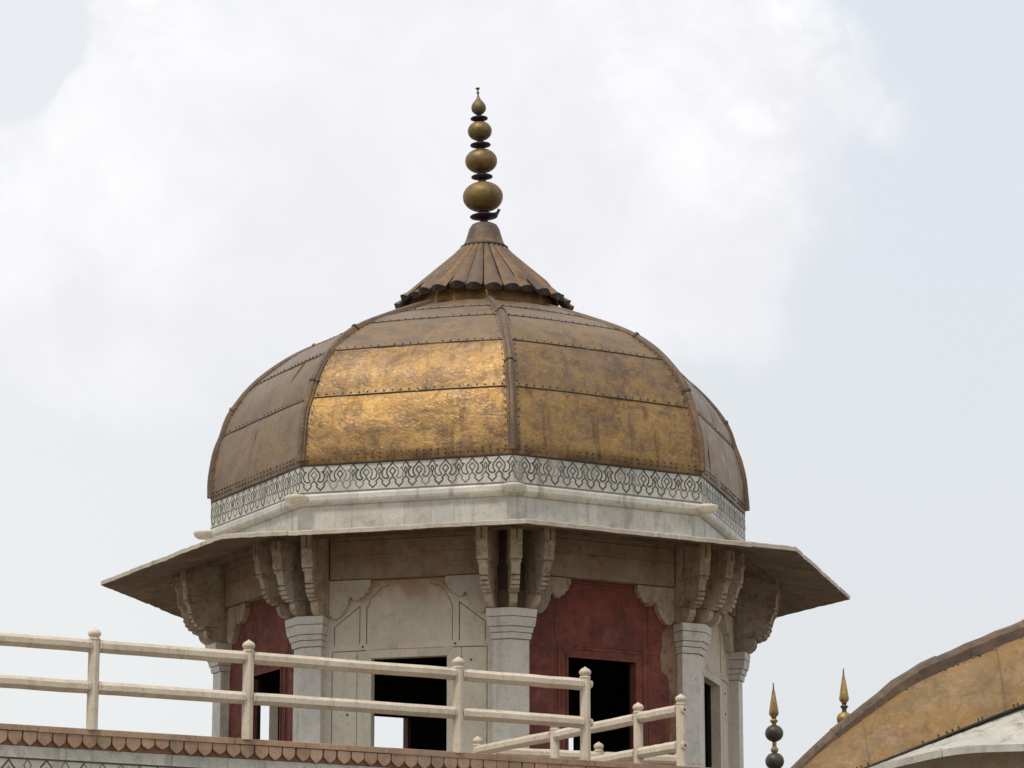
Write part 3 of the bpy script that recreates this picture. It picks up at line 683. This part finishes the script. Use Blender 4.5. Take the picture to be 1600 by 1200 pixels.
for i in CORN:
    f = bayframe(i+0.5); mb = MB()
    edges = [6.805]+SEAMS+[9.01]; ke = KEEP.get(i, [0.4]*5); gr = GREY.get(i, [0.4, 0.45, 0.5, 0.6, 0.6])
    for bnd in range(5):
        z0, z1 = edges[bnd], edges[bnd+1]; nz = max(4, int((z1-z0)/0.05)); nu = 30
        vs = []; off = 0.0
        for j in range(nz+1):
            z = z0+(z1-z0)*j/nz; r = rad(z); ns = slope_n(z)
            for q in range(nu+1):
                uu = -1+2*q/nu; ap = r*C8
                fall = min(1, (1-abs(uu))*12)*min(1, j*0.7, (nz-j)*0.7)
                p = f(uu*ap*T, ap, z)
                d = mnoise.noise(p*1.9)*0.022+mnoise.noise(p*5)*0.010+mnoise.noise(Vector((p.x*9, p.y*9, p.z*20)))*0.004
                d = d*fall + 0.012*(1-uu*uu)+(0.006*(1-j/nz))
                vs.append(f(uu*ap*T, ap+d*ns.x, z+d*ns.y))
        fs = [(j*(nu+1)+q, j*(nu+1)+q+1, (j+1)*(nu+1)+q+1, (j+1)*(nu+1)+q) for j in range(nz) for q in range(nu)]
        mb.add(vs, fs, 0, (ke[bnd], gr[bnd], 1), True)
        # seam: folded lip and its row of nail heads
        if bnd > 0 or True:
            r = rad(z0); ns = slope_n(z0+0.01); ap = r*C8; path = []
            nn = 24
            for q in range(nn+1):
                uu = -1+2*q/nn; d = 0.012*(1-uu*uu)
                path.append((f(uu*ap*T, ap+d, z0+J(0.0025)), f(0, 1, 0), Vector((0, 0, 1))))
            hh = 0.009 if bnd else 0.012
            mb.sweep(path, [(-0.01, -hh), (0.009, -hh*0.8), (0.010, hh*0.2), (-0.01, hh*0.6)], 1, (1, 1, 1))
        rows = ((0.045, 0.078), (0.085, 0.078)) if bnd == 0 else ((0.022, 0.088),)
        for dzr, pitch in rows:
            z = z0+dzr if bnd == 0 else z0+dzr*abs(slope_n(z0).x)+0.002; r = rad(z); ap = r*C8; h = ap*T; ns = slope_n(z); k = int(2*h/pitch)
            for q in range(1, k):
                if random.random() < 0.08: continue
                s_ = -h+2*h*q/k+J(0.004); uu = s_/h; d = 0.012*(1-uu*uu)+0.008
                c = f(s_, ap+d*ns.x, z+d*ns.y); na = (f(0, 1, 0)*ns.x+Vector((0, 0, ns.y))); ta = f(1, 0, 0); tb = na.cross(ta)
                rr_ = random.uniform(0.0075, 0.0115)
                path = [(c-na*0.012, ta, tb), (c+na*0.0035, ta, tb)]
                mb.sweep(path, [(rr_*math.cos(x*math.pi/3), rr_*math.sin(x*math.pi/3)) for x in range(6)], 1)
    for bnd, us in ((0, (J(0.75),)), (1, (J(0.7),))) if i not in (-1, 0) else ():
        for uu in us:
            path = []
            for q in range(13):
                z = edges[bnd]+0.01+(edges[bnd+1]-edges[bnd]-0.02)*q/12; r = rad(z); ns = slope_n(z); d = 0.012*(1-uu*uu)+0.006
                path.append((f(uu*r*C8*T+J(0.002), r*C8+d*ns.x, z+d*ns.y), f(1, 0, 0)-f(0, 0, 0), f(0, 1, 0)*ns.x+Vector((0, 0, ns.y))))
            mb.sweep(path, [(-0.004, -0.01), (0.0025, -0.01), (0.0025, 0.0005), (-0.004, -0.002)], 0, (0.25, 0.0, 1))
    # nails beside the ribs
    for sg in (-1, 1):
        z = 6.95
        while z < 8.9:
            r = rad(z); ap = r*C8; ns = slope_n(z); s_ = sg*(ap*T-0.075)
            if abs(s_) > 0.1:
                c = f(s_, ap+0.008*ns.x, z+0.008*ns.y); na = (f(0, 1, 0)*ns.x+Vector((0, 0, ns.y))); ta = f(1, 0, 0); tb = na.cross(ta); rr_ = 0.0065
                mb.sweep([(c-na*0.012, ta, tb), (c+na*0.003, ta, tb)], [(rr_*math.cos(x*math.pi/3), rr_*math.sin(x*math.pi/3)) for x in range(6)], 1)
            z += 0.085*max(0.3, ns.x)
    obj('dome_panel', mb, [M['gilt'], M['rust_metal']], pav)
for k in CORN:
    mb = MB(); path = []; a = TH+k*math.pi/4; n = Vector((math.sin(a), -math.cos(a), 0)); t = Vector((math.cos(a), math.sin(a), 0)); up = Vector((0, 0, 1))
    zs = [6.80+(8.99-6.80)*j/44 for j in range(45)]
    for z in zs:
        ns = slope_n(z); o = corner(k, rad(z), z)+t*(mnoise.noise(Vector((k*3, z*2.5, 1)))*0.018)+n*(mnoise.noise(Vector((k*5, z*4, 7)))*0.008); path.append((o, t, n*ns.x+up*ns.y))
    sect = [(-0.056, -0.03), (-0.054, 0.006), (-0.037, 0.010), (-0.031, 0.026), (-0.019, 0.038), (0, 0.044), (0.019, 0.038), (0.031, 0.026), (0.037, 0.010), (0.054, 0.006), (0.056, -0.03)]
    cutsz = [0, 21, 36, 44] if k % 2 == 0 else [0, 19, 33, 44]
    kk = 0
    for s0, s1 in zip(cutsz[:-1], cutsz[1:]):
        sc_ = 1-0.06*kk; kk += 1
        mb.sweep(path[s0:s1+1], [(p*sc_, q*sc_ if q > 0 else q) for p, q in sect], 0, (0.35+J(0.15), 0.25+0.18*kk, 1), False)
        if s1 < 44:
            o, tx, nx = path[s1]; d = (path[s1+1][0]-path[s1][0]).normalized()
            mb.sweep([(o-d*0.014, tx, nx), (o+d*0.010, tx, nx)], [(p*1.14, (q*1.25 if q > 0 else q)) for p, q in sect], 0, (0.2, 0.2, 1))
            mb.sweep([(o-d*0.026, tx, nx), (o-d*0.0145, tx, nx)], [(p*1.08, (q*1.12 if q > 0 else q)) for p, q in sect], 1)
    rb = obj('dome_rib', mb, [M['rib_gilt'], M['rust_metal']], pav)

# ---- neck under the petals, lotus collar, cap, finial (the crown sits a little off axis)
SX = 0.03
mb = MB()
nk = [(0.87, 8.985), (0.86, 9.03), (0.84, 9.16), (0.80, 9.20)]
vs = []
for r, z in nk:
    for k in CORN: vs.append(corner(k, r, z)+Vector((SX*0.5, 0, 0)))
fs = [(j*8+i, j*8+(i+1) % 8, (j+1)*8+(i+1) % 8, (j+1)*8+i) for j in range(len(nk)-1) for i in range(8)]+[tuple(range(8)), tuple(range(24, 32))]
mb.add(vs, fs, 0, (1.0, 0.0, 1))
obj('crown_neck', mb, M['collar_gilt'], pav)
col_mb = MB(); NP = 28
LP = [(0.235, 9.815), (0.34, 9.70), (0.46, 9.585), (0.60, 9.455), (0.74, 9.325), (0.84, 9.225), (0.90, 9.172), (0.968, 9.135)]
for i in range(NP):
    if abs(i) < 0: continue
    a = 2*math.pi*(i+0.5+J(0.05))/NP; n = Vector((math.sin(a), -math.cos(a), 0)); t = Vector((math.cos(a), math.sin(a), 0)); up = Vector((0, 0, 1))
    oc = math.cos(8*(a-TH)); ext = 1+J(0.02)+0.045*oc; dzz = J(0.015)-0.02*oc; path = []; sects = []
    vs = []; m_ = 7
    for j, (r, z) in enumerate(LP):
        r2 = r*ext if j > 4 else r; wv = math.pi*r2/NP*0.955
        hgt = 0.008+0.16*wv
        if j == len(LP)-1: wv *= 0.90
        th = 0.02+0.012*(j/len(LP))
        top = []; bot = []
        for q in range(m_):
            uu = -1+2*q/(m_-1); bul = hgt*(1-uu*uu)*1.3; tip = -0.030*uu*uu if j == len(LP)-1 else 0
            top.append(n*(r2+bul*0.55+tip)+t*(uu*wv)+up*(z+bul*0.8+dzz*(j/7)))
            bot.append(n*(r2-0.012+bul*0.2+tip)+t*(uu*wv*0.96)+up*(z-th+bul*0.15+dzz*(j/7)-(0.026*(1-uu*uu)*(0.6 if j == 6 else 1) if j > 5 else 0)))
        vs += top+bot[::-1]
    nn = 2*m_; off = Vector((SX, 0, 0)); vs = [v+off for v in vs]; L_ = len(LP)
    tt = (0.42+J(0.35), 0.42+J(0.3), 1)
    col_mb.add(vs, [(j*nn+q, j*nn+q+1, (j+1)*nn+q+1, (j+1)*nn+q) for j in range(L_-1) for q in range(m_-1)], 0, tt, True)
    col_mb.add(vs, [(j*nn+q, j*nn+(q+1) % nn, (j+1)*nn+(q+1) % nn, (j+1)*nn+q) for j in range(L_-1) for q in range(m_-1, nn)]+[tuple(range((L_-1)*nn, L_*nn)), tuple(range(nn))[::-1]], 1)
col_mb.lathe((SX, 0, 0), [(0.2, 9.78), (0.86, 9.17), (0.84, 9.15), (0.2, 9.7)], 28, 1, cap=False)
obj('lotus_collar', col_mb, [M['collar_gilt'], M['rust_metal']], pav)
mb = MB()
mb.lathe((SX+0.005, 0, 0), [(0.02, 10.10), (0.10, 10.098), (0.145, 10.075), (0.172, 10.03), (0.192, 9.96), (0.215, 9.885), (0.240, 9.835), (0.262, 9.82)][::-1], 28, 0, (0.35, 0.35, 1), cap=False)
mb.lathe((SX+0.005, 0, 0), [(0.24, 9.79), (0.272, 9.795), (0.274, 9.812), (0.25, 9.829)], 28, 1, cap=True)
obj('crown_cap', mb, [M['collar_gilt'], M['rust_metal']], pav)

fin_c = Vector((SX+0.005, 0, 10.06)); frot = Matrix.Rotation(R_(-2.75), 3, 'Y')
def L(mb, prof, seg=28, m=0, tint=(0.4, 0.2, 1)): mb.lathe(fin_c, [(r, z-10.06) for r, z in prof], seg, m, tint, True, frot)
def ball(zc, R, h, pw=0.92):
    out = [(R*0.30, zc-h*1.0)]
    for i in range(1, 16):
        a = -math.pi/2+math.pi*i/16; out.append((R*(math.cos(a)**pw), zc+h*math.sin(a)))
    out.append((R*0.24, zc+h*1.03)); return out
mb = MB(); L(mb, [(0.060, 10.05), (0.045, 10.10), (0.045, 10.9), (0.034, 11.2), (0.028, 11.50), (0.022, 11.56)], 12, 0)
fo = obj('finial', mb, M['rust_metal'], pav)
for zc, R, h in ((10.415, 0.230, 0.172), (10.842, 0.184, 0.140), (11.200, 0.139, 0.112)):
    mb = MB(); L(mb, ball(zc, R, h), tint=(0.45+J(0.1), 0.1, 1)); obj('ball', mb, M['ball_gilt'], fo)
mb = MB(); L(mb, [(0.022, 11.40), (0.05, 11.41), (0.078, 11.44), (0.086, 11.475), (0.080, 11.51), (0.058, 11.545), (0.035, 11.57), (0.018, 11.60), (0.010, 11.635), (0.009, 11.652), (0.02, 11.656), (0.02, 11.664), (0.009, 11.668), (0.009, 11.69), (0.018, 11.705), (0.026, 11.712), (0.026, 11.718)], 20, tint=(0.2, 0.3, 1)); obj('bud_tip', mb, M['ball_gilt'], fo)
for zc, R in ((10.185, 0.160), (10.655, 0.124), (11.035, 0.119), (11.352, 0.101)):
    mb = MB(); L(mb, [(R*0.35, zc-0.040), (R*0.6, zc-0.026), (R*0.97, zc-0.010), (R, zc), (R*0.93, zc+0.008), (R*0.55, zc+0.016), (R*0.30, zc+0.034)], 24)
    if R == 0.160:
        g_ = fin_c+Vector((0.125, -0.03, 0.125))
        mb.prism(lambda s, o, z: g_+Vector((s, o, z)), [(-0.02, 0.0), (0.03, 0.01), (0.062, 0.075), (0.045, 0.07), (0.03, 0.085), (0.01, 0.04), (-0.05, 0.03)], -0.012, 0.012)
    obj('disc', mb, M['rust_metal'], fo)

# ================================================================== CURVED (BANGLA) ROOFS
def mirrored(P, ax): return P+[(2*ax-x, z) for x, z in reversed(P[:-1])]
def interp(P, x):
    if x <= P[0][0]: return P[0][1]+(x-P[0][0])*(P[1][1]-P[0][1])/(P[1][0]-P[0][0])
    for a, b in zip(P[:-1], P[1:]):
        if a[0] <= x <= b[0]: return a[1]+(b[1]-a[1])*(x-a[0])/(b[0]-a[0])
    return P[-1][1]
def smooth_curve(P, n=6): return cat(P, n)
def bangla(root, rib, gold, chj, ax, yr, yg, yc, zfloor, k=1.0):
    rib, gold, chj = [smooth_curve(mirrored(p, ax)) for p in (rib, gold, chj)]
    x0, x1 = rib[0][0], rib[-1][0]; N = 72
    xs = [x0+(x1-x0)*j/N for j in range(N+1)]
    G = lambda P: [interp(P, x) for x in xs]
    zr, zg, zc = G(rib), G(gold), G(chj)
    # gilt skin: front slope and back slope of sheets with upright seams
    mb = MB(); seams = [j for j in range(0, N+1, 1) if j in (0, 8, 17, 26, 36, 46, 55, 64, 72)]
    for (ya, yb, sgn) in ((yr, yg, 1), (yr, 2*yr-yg, -1)):
        for s0, s1 in zip(seams[:-1], seams[1:]):
            vs = []; rows = 8; tt = (0.55+J(0.12), 0.12+J(0.08), 1)
            for r in range(rows+1):
                v = r/rows
                for j in range(s0, s1+1):
                    zt = zr[j]-0.05*k; z = zt+(zg[j]-zt)*v; y = ya+(yb-ya)*v - sgn*math.sin(v*math.pi)*0.05*k
                    d = mnoise.noise(Vector((xs[j]*2.3, y*2, z*2.3)))*0.012*k
                    lap = 0.004*k*(1-(j-s0)/(s1-s0))
                    vs.append((xs[j], y-sgn*(d+lap), z))
            w_ = s1-s0+1
            mb.add(vs, [(r*w_+j, r*w_+j+1, (r+1)*w_+j+1, (r+1)*w_+j) for r in range(rows) for j in range(w_-1)], 0, tt, True)
            if s1 < N:
                pa = [(Vector((xs[s1], ya+(yb-ya)*v-sgn*(math.sin(v*math.pi)*0.05*k+0.002), (zr[s1]-0.05*k)*(1-v)+zg[s1]*v)), Vector((1, 0, 0)), Vector((0, -sgn, 0))) for v in [q/8 for q in range(9)]]
                mb.sweep(pa, [(-0.006*k, -0.004), (0.006*k, -0.004), (0.006*k, 0.007*k), (-0.006*k, 0.007*k)], 0, (0.15, 0.3, 1))
        # lower edge bead with nails
        pa = [(Vector((xs[j], yb-sgn*0.004, zg[j]+0.004)), Vector((0, 1, 0)), Vector((0, 0, 1))) for j in range(N+1)]
        mb.sweep(pa, [(-0.009*k, -0.007*k), (0.009*k, -0.007*k), (0.009*k, 0.008*k), (-0.009*k, 0.008*k)], 1)
        for j in range(0, N*3):
            if random.random() < 0.6: continue
            x = xs[0]+(x1-x0)*(j+0.5+J(0.2))/(N*3); z = interp(gold, x)+0.030*k; c = Vector((x, yb-sgn*0.012*k, z)); r_ = 0.0065*k
            mb.sweep([(c+Vector((0, sgn*0.02, 0)), Vector((1, 0, 0)), Vector((0, 0, 1))), (c, Vector((1, 0, 0)), Vector((0, 0, 1)))], [(r_*math.cos(q*math.pi/3), r_*math.sin(q*math.pi/3)) for q in range(6)], 1)
    obj('gilt_skin', mb, [M['ochre_gilt'], M['rust_metal']], root)
    # ridge: rounded brown pieces that overlap a little
    mb = MB(); pcs = [0, 6, 13, 19, 26, 33, 40, 47, 53, 60, 66, 72]
    for q, (s0, s1) in enumerate(zip(pcs[:-1], pcs[1:])):
        pa = []
        for j in range(s0, s1+1):
            a = max(0, j-1); b = min(N, j+1); d = Vector((xs[b]-xs[a], 0, zr[b]-zr[a])).normalized(); nn = Vector((-d.z, 0, d.x))
            o = Vector((xs[j], yr, zr[j]))+nn*(-0.072*k+mnoise.noise(Vector((xs[j]*5, 0, q)))*0.012)
            pa.append((o+Vector((0, J(0.004), 0))+nn*J(0.004), Vector((0, 1, 0)), nn))
        d0 = (pa[0][0]-pa[1][0]).normalized()
        if s0: pa = [(pa[0][0]+d0*0.015*k, pa[0][1], pa[0][2])]+pa
        sz = 1.0+(0.05 if q % 2 else -0.02)+J(0.02)
        sect = [(0.083*k*sz, -0.05*k), (0.088*k*sz, 0.02*k*sz), (0.070*k*sz, 0.055*k*sz), (0.03*k*sz, 0.072*k*sz), (-0.03*k*sz, 0.072*k*sz), (-0.070*k*sz, 0.055*k*sz), (-0.088*k*sz, 0.02*k*sz), (-0.083*k*sz, -0.05*k)]
        mb.sweep(pa, sect, 0, tv(0.14, 0.05), False)
        pts_ = [(xs[j], zr[j]) for j in range(s0, s1+1)]; n_ = 60; vs = []
        for q_ in range(n_+1):
            x = xs[s0]+(xs[s1]-xs[s0])*q_/n_; z = interp(rib, x); e1 = 0.012+0.028*abs(mnoise.noise(Vector((x*9, 3, 1))))+random.uniform(0, 0.012)
            for yy, zz in ((0.060, z-0.115*k), (0.080, z-0.122*k), (0.076, z-(0.126+e1)*k), (0.055, z-(0.13+e1)*k)): vs.append((x, yr-yy*k, zz))
        mb.add(vs, [(a_*4+c_, (a_+1)*4+c_, (a_+1)*4+c_+1, a_*4+c_+1) for a_ in range(n_) for c_ in range(3)], 1, (0.9, 0.9, 0.8))
        # mortar and grime lumps along the foot of the ridge
        for _ in range(int(70*(s1-s0)/6)):
            x = random.uniform(xs[s0], xs[s1]); z = interp(rib, x)-random.uniform(0.135, 0.165)*k; c = Vector((x, yr-(0.078+J(0.006))*k, z)); r_ = random.uniform(0.005, 0.016)*k
            mb.lathe(c, [(r_*0.5, -r_*0.7), (r_, 0), (r_*0.5, r_*0.7)], 6, 1, (random.choice([0.6, 1, 3]),)*3)
    obj('ridge', mb, [M['ridge_stone'], M['joint']], root)
    # curved eave
    th = 0.052*k
    for sgn, yga, yca in ((1, yg, yc), (-1, 2*yr-yg, 2*yr-yc)):
        mb = MB()
        for s0 in range(0, N, 6):
            s1 = s0+6; sec = []
            for j in range(s0, s1+1):
                gx = xs[j]+(0.002 if j == s0 else (-0.002 if j == s1 else 0))
                sec.append([(gx, yga+sgn*0.06, zg[j]+0.0), (gx, yca, zc[j]), (gx, yca, zc[j]-th), (gx, yga+sgn*0.06, zg[j]-th-0.01)])
            vs = [p for s_ in sec for p in s_]
            fs = [(i*4+c, (i+1)*4+c, (i+1)*4+(c+1) % 4, i*4+(c+1) % 4) for i in range(6) for c in range(4)]+[(0, 1, 2, 3), (24, 27, 26, 25)]
            mb.add(vs, fs, 0, tv(0.05, 0.02))
        obj('curved_eave', mb, M['marble'], root)
    # body: curved beam front and back, end walls, columns
    mb = MB()
    for sgn in (1, -1):
        yb = yr-sgn*(yr-yg-0.10*k)
        for j in range(4, N-4):
            za, zb_ = zg[j]-th-0.012, zg[j+1]-th-0.012; lo = zg[0]-0.30*k
            vs = [(xs[j], yb, lo), (xs[j+1], yb, lo), (xs[j+1], yb, zb_), (xs[j], yb, za), (xs[j], yb+sgn*0.1, lo), (xs[j+1], yb+sgn*0.1, lo), (xs[j+1], yb+sgn*0.1, zb_), (xs[j], yb+sgn*0.1, za)]
            mb.add(vs, [(0, 1, 2, 3), (4, 7, 6, 5), (0, 4, 5, 1), (2, 6, 7, 3)]+([(0, 3, 7, 4)] if j == 4 else [])+([(1, 5, 6, 2)] if j == N-5 else []))
    for xx in (xs[4], xs[N-4]):
        mb.box(world_frame, (xx-0.05, yg+0.21*k, zg[0]-0.30*k), (xx+0.05, 2*yr-yg-0.21*k, zg[4]-0.05))
    obj('beam', mb, M['marble_warm'], root)
    for xx in (xs[5], xs[N//3], xs[2*N//3], xs[N-5]):
        for yy in (yg+0.18*k, 2*yr-yg-0.18*k):
            mb = MB(); zt = zg[0]-0.305*k; r_ = 0.13*k
            mb.lathe((xx, yy, 0), [(r_*1.3, zfloor-0.02), (r_*1.3, zfloor+0.15), (r_, zfloor+0.2), (r_*0.92, zt-0.25*k), (r_*1.0, zt-0.2*k), (r_*1.35, zt-0.05*k), (r_*1.4, zt)], 12, smooth=False)
            obj('column', mb, M['marble'], root)
nb = thing('gilded_roof_pavilion', 'marble pavilion at right with curved ochre gilt roof, brown ridge and white eave', 'pavilion', (6.0, -11.3, GZ))
rib = [(1.95, 2.25), (2.214, 2.545), (2.335, 2.689), (2.443, 2.799), (2.628, 2.962), (2.871, 3.15), (3.189, 3.386), (3.579, 3.571), (3.896, 3.703), (4.092, 3.776), (4.581, 3.935), (5.3, 4.07), (6.0, 4.13)]
gold = [(1.95, 2.14), (2.293, 2.405), (2.835, 2.622), (3.429, 2.858), (4.001, 3.081), (4.479, 3.24), (5.2, 3.40), (6.0, 3.46)]
chj = [(1.95, 2.10), (2.35, 2.38), (2.786, 2.560), (2.97, 2.611), (3.408, 2.703), (3.89, 2.727), (4.6, 2.75), (6.0, 2.80)]
bangla(nb, rib, gold, chj, 6.0, -11.3, -11.7, -12.3, GZ)
fb = thing('gilded_roof_pavilion', 'low far pavilion whose gilt ridge carries the two small spires', 'pavilion', (6.3, 4.7, TZ))
rib = [(2.7, 4.02), (3.1, 4.20), (3.64, 4.36), (4.5, 4.56), (5.4, 4.68), (6.3, 4.72)]
gold = [(x, z-0.42) for x, z in rib]; chj = [(x, z-0.60) for x, z in rib]
bangla(fb, rib, gold, chj, 6.3, 4.7, 4.1, 3.4, TZ, 0.8)

def spire(loc, dark, label):
    mb = MB(); x, y, z = loc       # z: height of the tip
    s = 0.0079
    def Z(px): return z-px*s
    gold_m, dark_m = 0, 1
    body = MB()
    body.lathe((x, y, 0), [(0.6*s, Z(0)), (1.2*s, Z(8)), (2.6*s, Z(14)), (7.0*s, Z(41)), (7.8*s, Z(46)), (7.2*s, Z(50)), (4.5*s, Z(53)), (3.8*s, Z(55))], 18, 0, (0.75, 0, 1))
    body.lathe((x, y, 0), [(0.0*s+0.003, Z(-1.5)), (0.9*s, Z(0.01)), (1.6*s, Z(10.5)), (2.0*s, Z(10.7))], 10, 1)
    r = obj('spire', body, [M['spire_gold'], M['dark_ball']], None, origin=(x, y, interp(smooth_curve(mirrored([(2.7, 4.02), (3.1, 4.20), (3.64, 4.36), (4.5, 4.56), (5.4, 4.68), (6.3, 4.72)], 6.3)), x)-0.03))
    r['label'] = label; r['category'] = 'spire'; r['group'] = 'small gilt spires on the far ridge'
    def part(nm, prof, m, t=(0.6, 0.1, 1)):
        b = MB(); b.lathe((x, y, 0), prof, 18, 0, t if m.name != M['dark_ball'].name else (1, 1, 1)); obj(nm, b, m, r)
    part('bead', [(3.2*s, Z(55.0)), (3.4*s, Z(56.5)), (6.2*s, Z(58.5)), (6.2*s, Z(60)), (3.8*s, Z(63)), (3.6*s, Z(65)), (4.0*s, Z(68)), (3.6*s, Z(71))], M['dark_ball'] if not dark else M['spire_gold'])
    bm_ = M['dark_ball'] if dark else M['spire_gold']
    def bl(zc, R): return [(R*math.cos(a_)*s if abs(math.cos(a_)) > 0.25 else 0.25*R*s, Z(zc+R*0.93*math.sin(a_))) for a_ in [R_(-90+i*15) for i in range(13)]]
    part('ball', bl(79, 14.6 if dark else 12.5), bm_)
    part('neck', [(3.8*s, Z(90)), (3.3*s, Z(93)), (3.4*s, Z(100)), (6.2*s, Z(104)), (6.0*s, Z(107)), (3.4*s, Z(110)), (3.4*s, Z(113))], M['spire_gold'] if dark else M['dark_ball'], (0.3, 0.3, 1))
    part('ball', bl(123, 15.0), M['dark_ball'])
    part('stem', [(4*s, Z(136)), (4*s, Z(148)), (9*s, Z(160)), (10*s, Z(190))], M['dark_ball'])
spire((3.656, 4.7, 5.495), True, 'small gilt spire over blackened balls, standing right of the domed pavilion')
spire((4.535, 4.7, 5.674), False, 'small gilt spire with gold ball, half hidden behind the curved ochre roof')
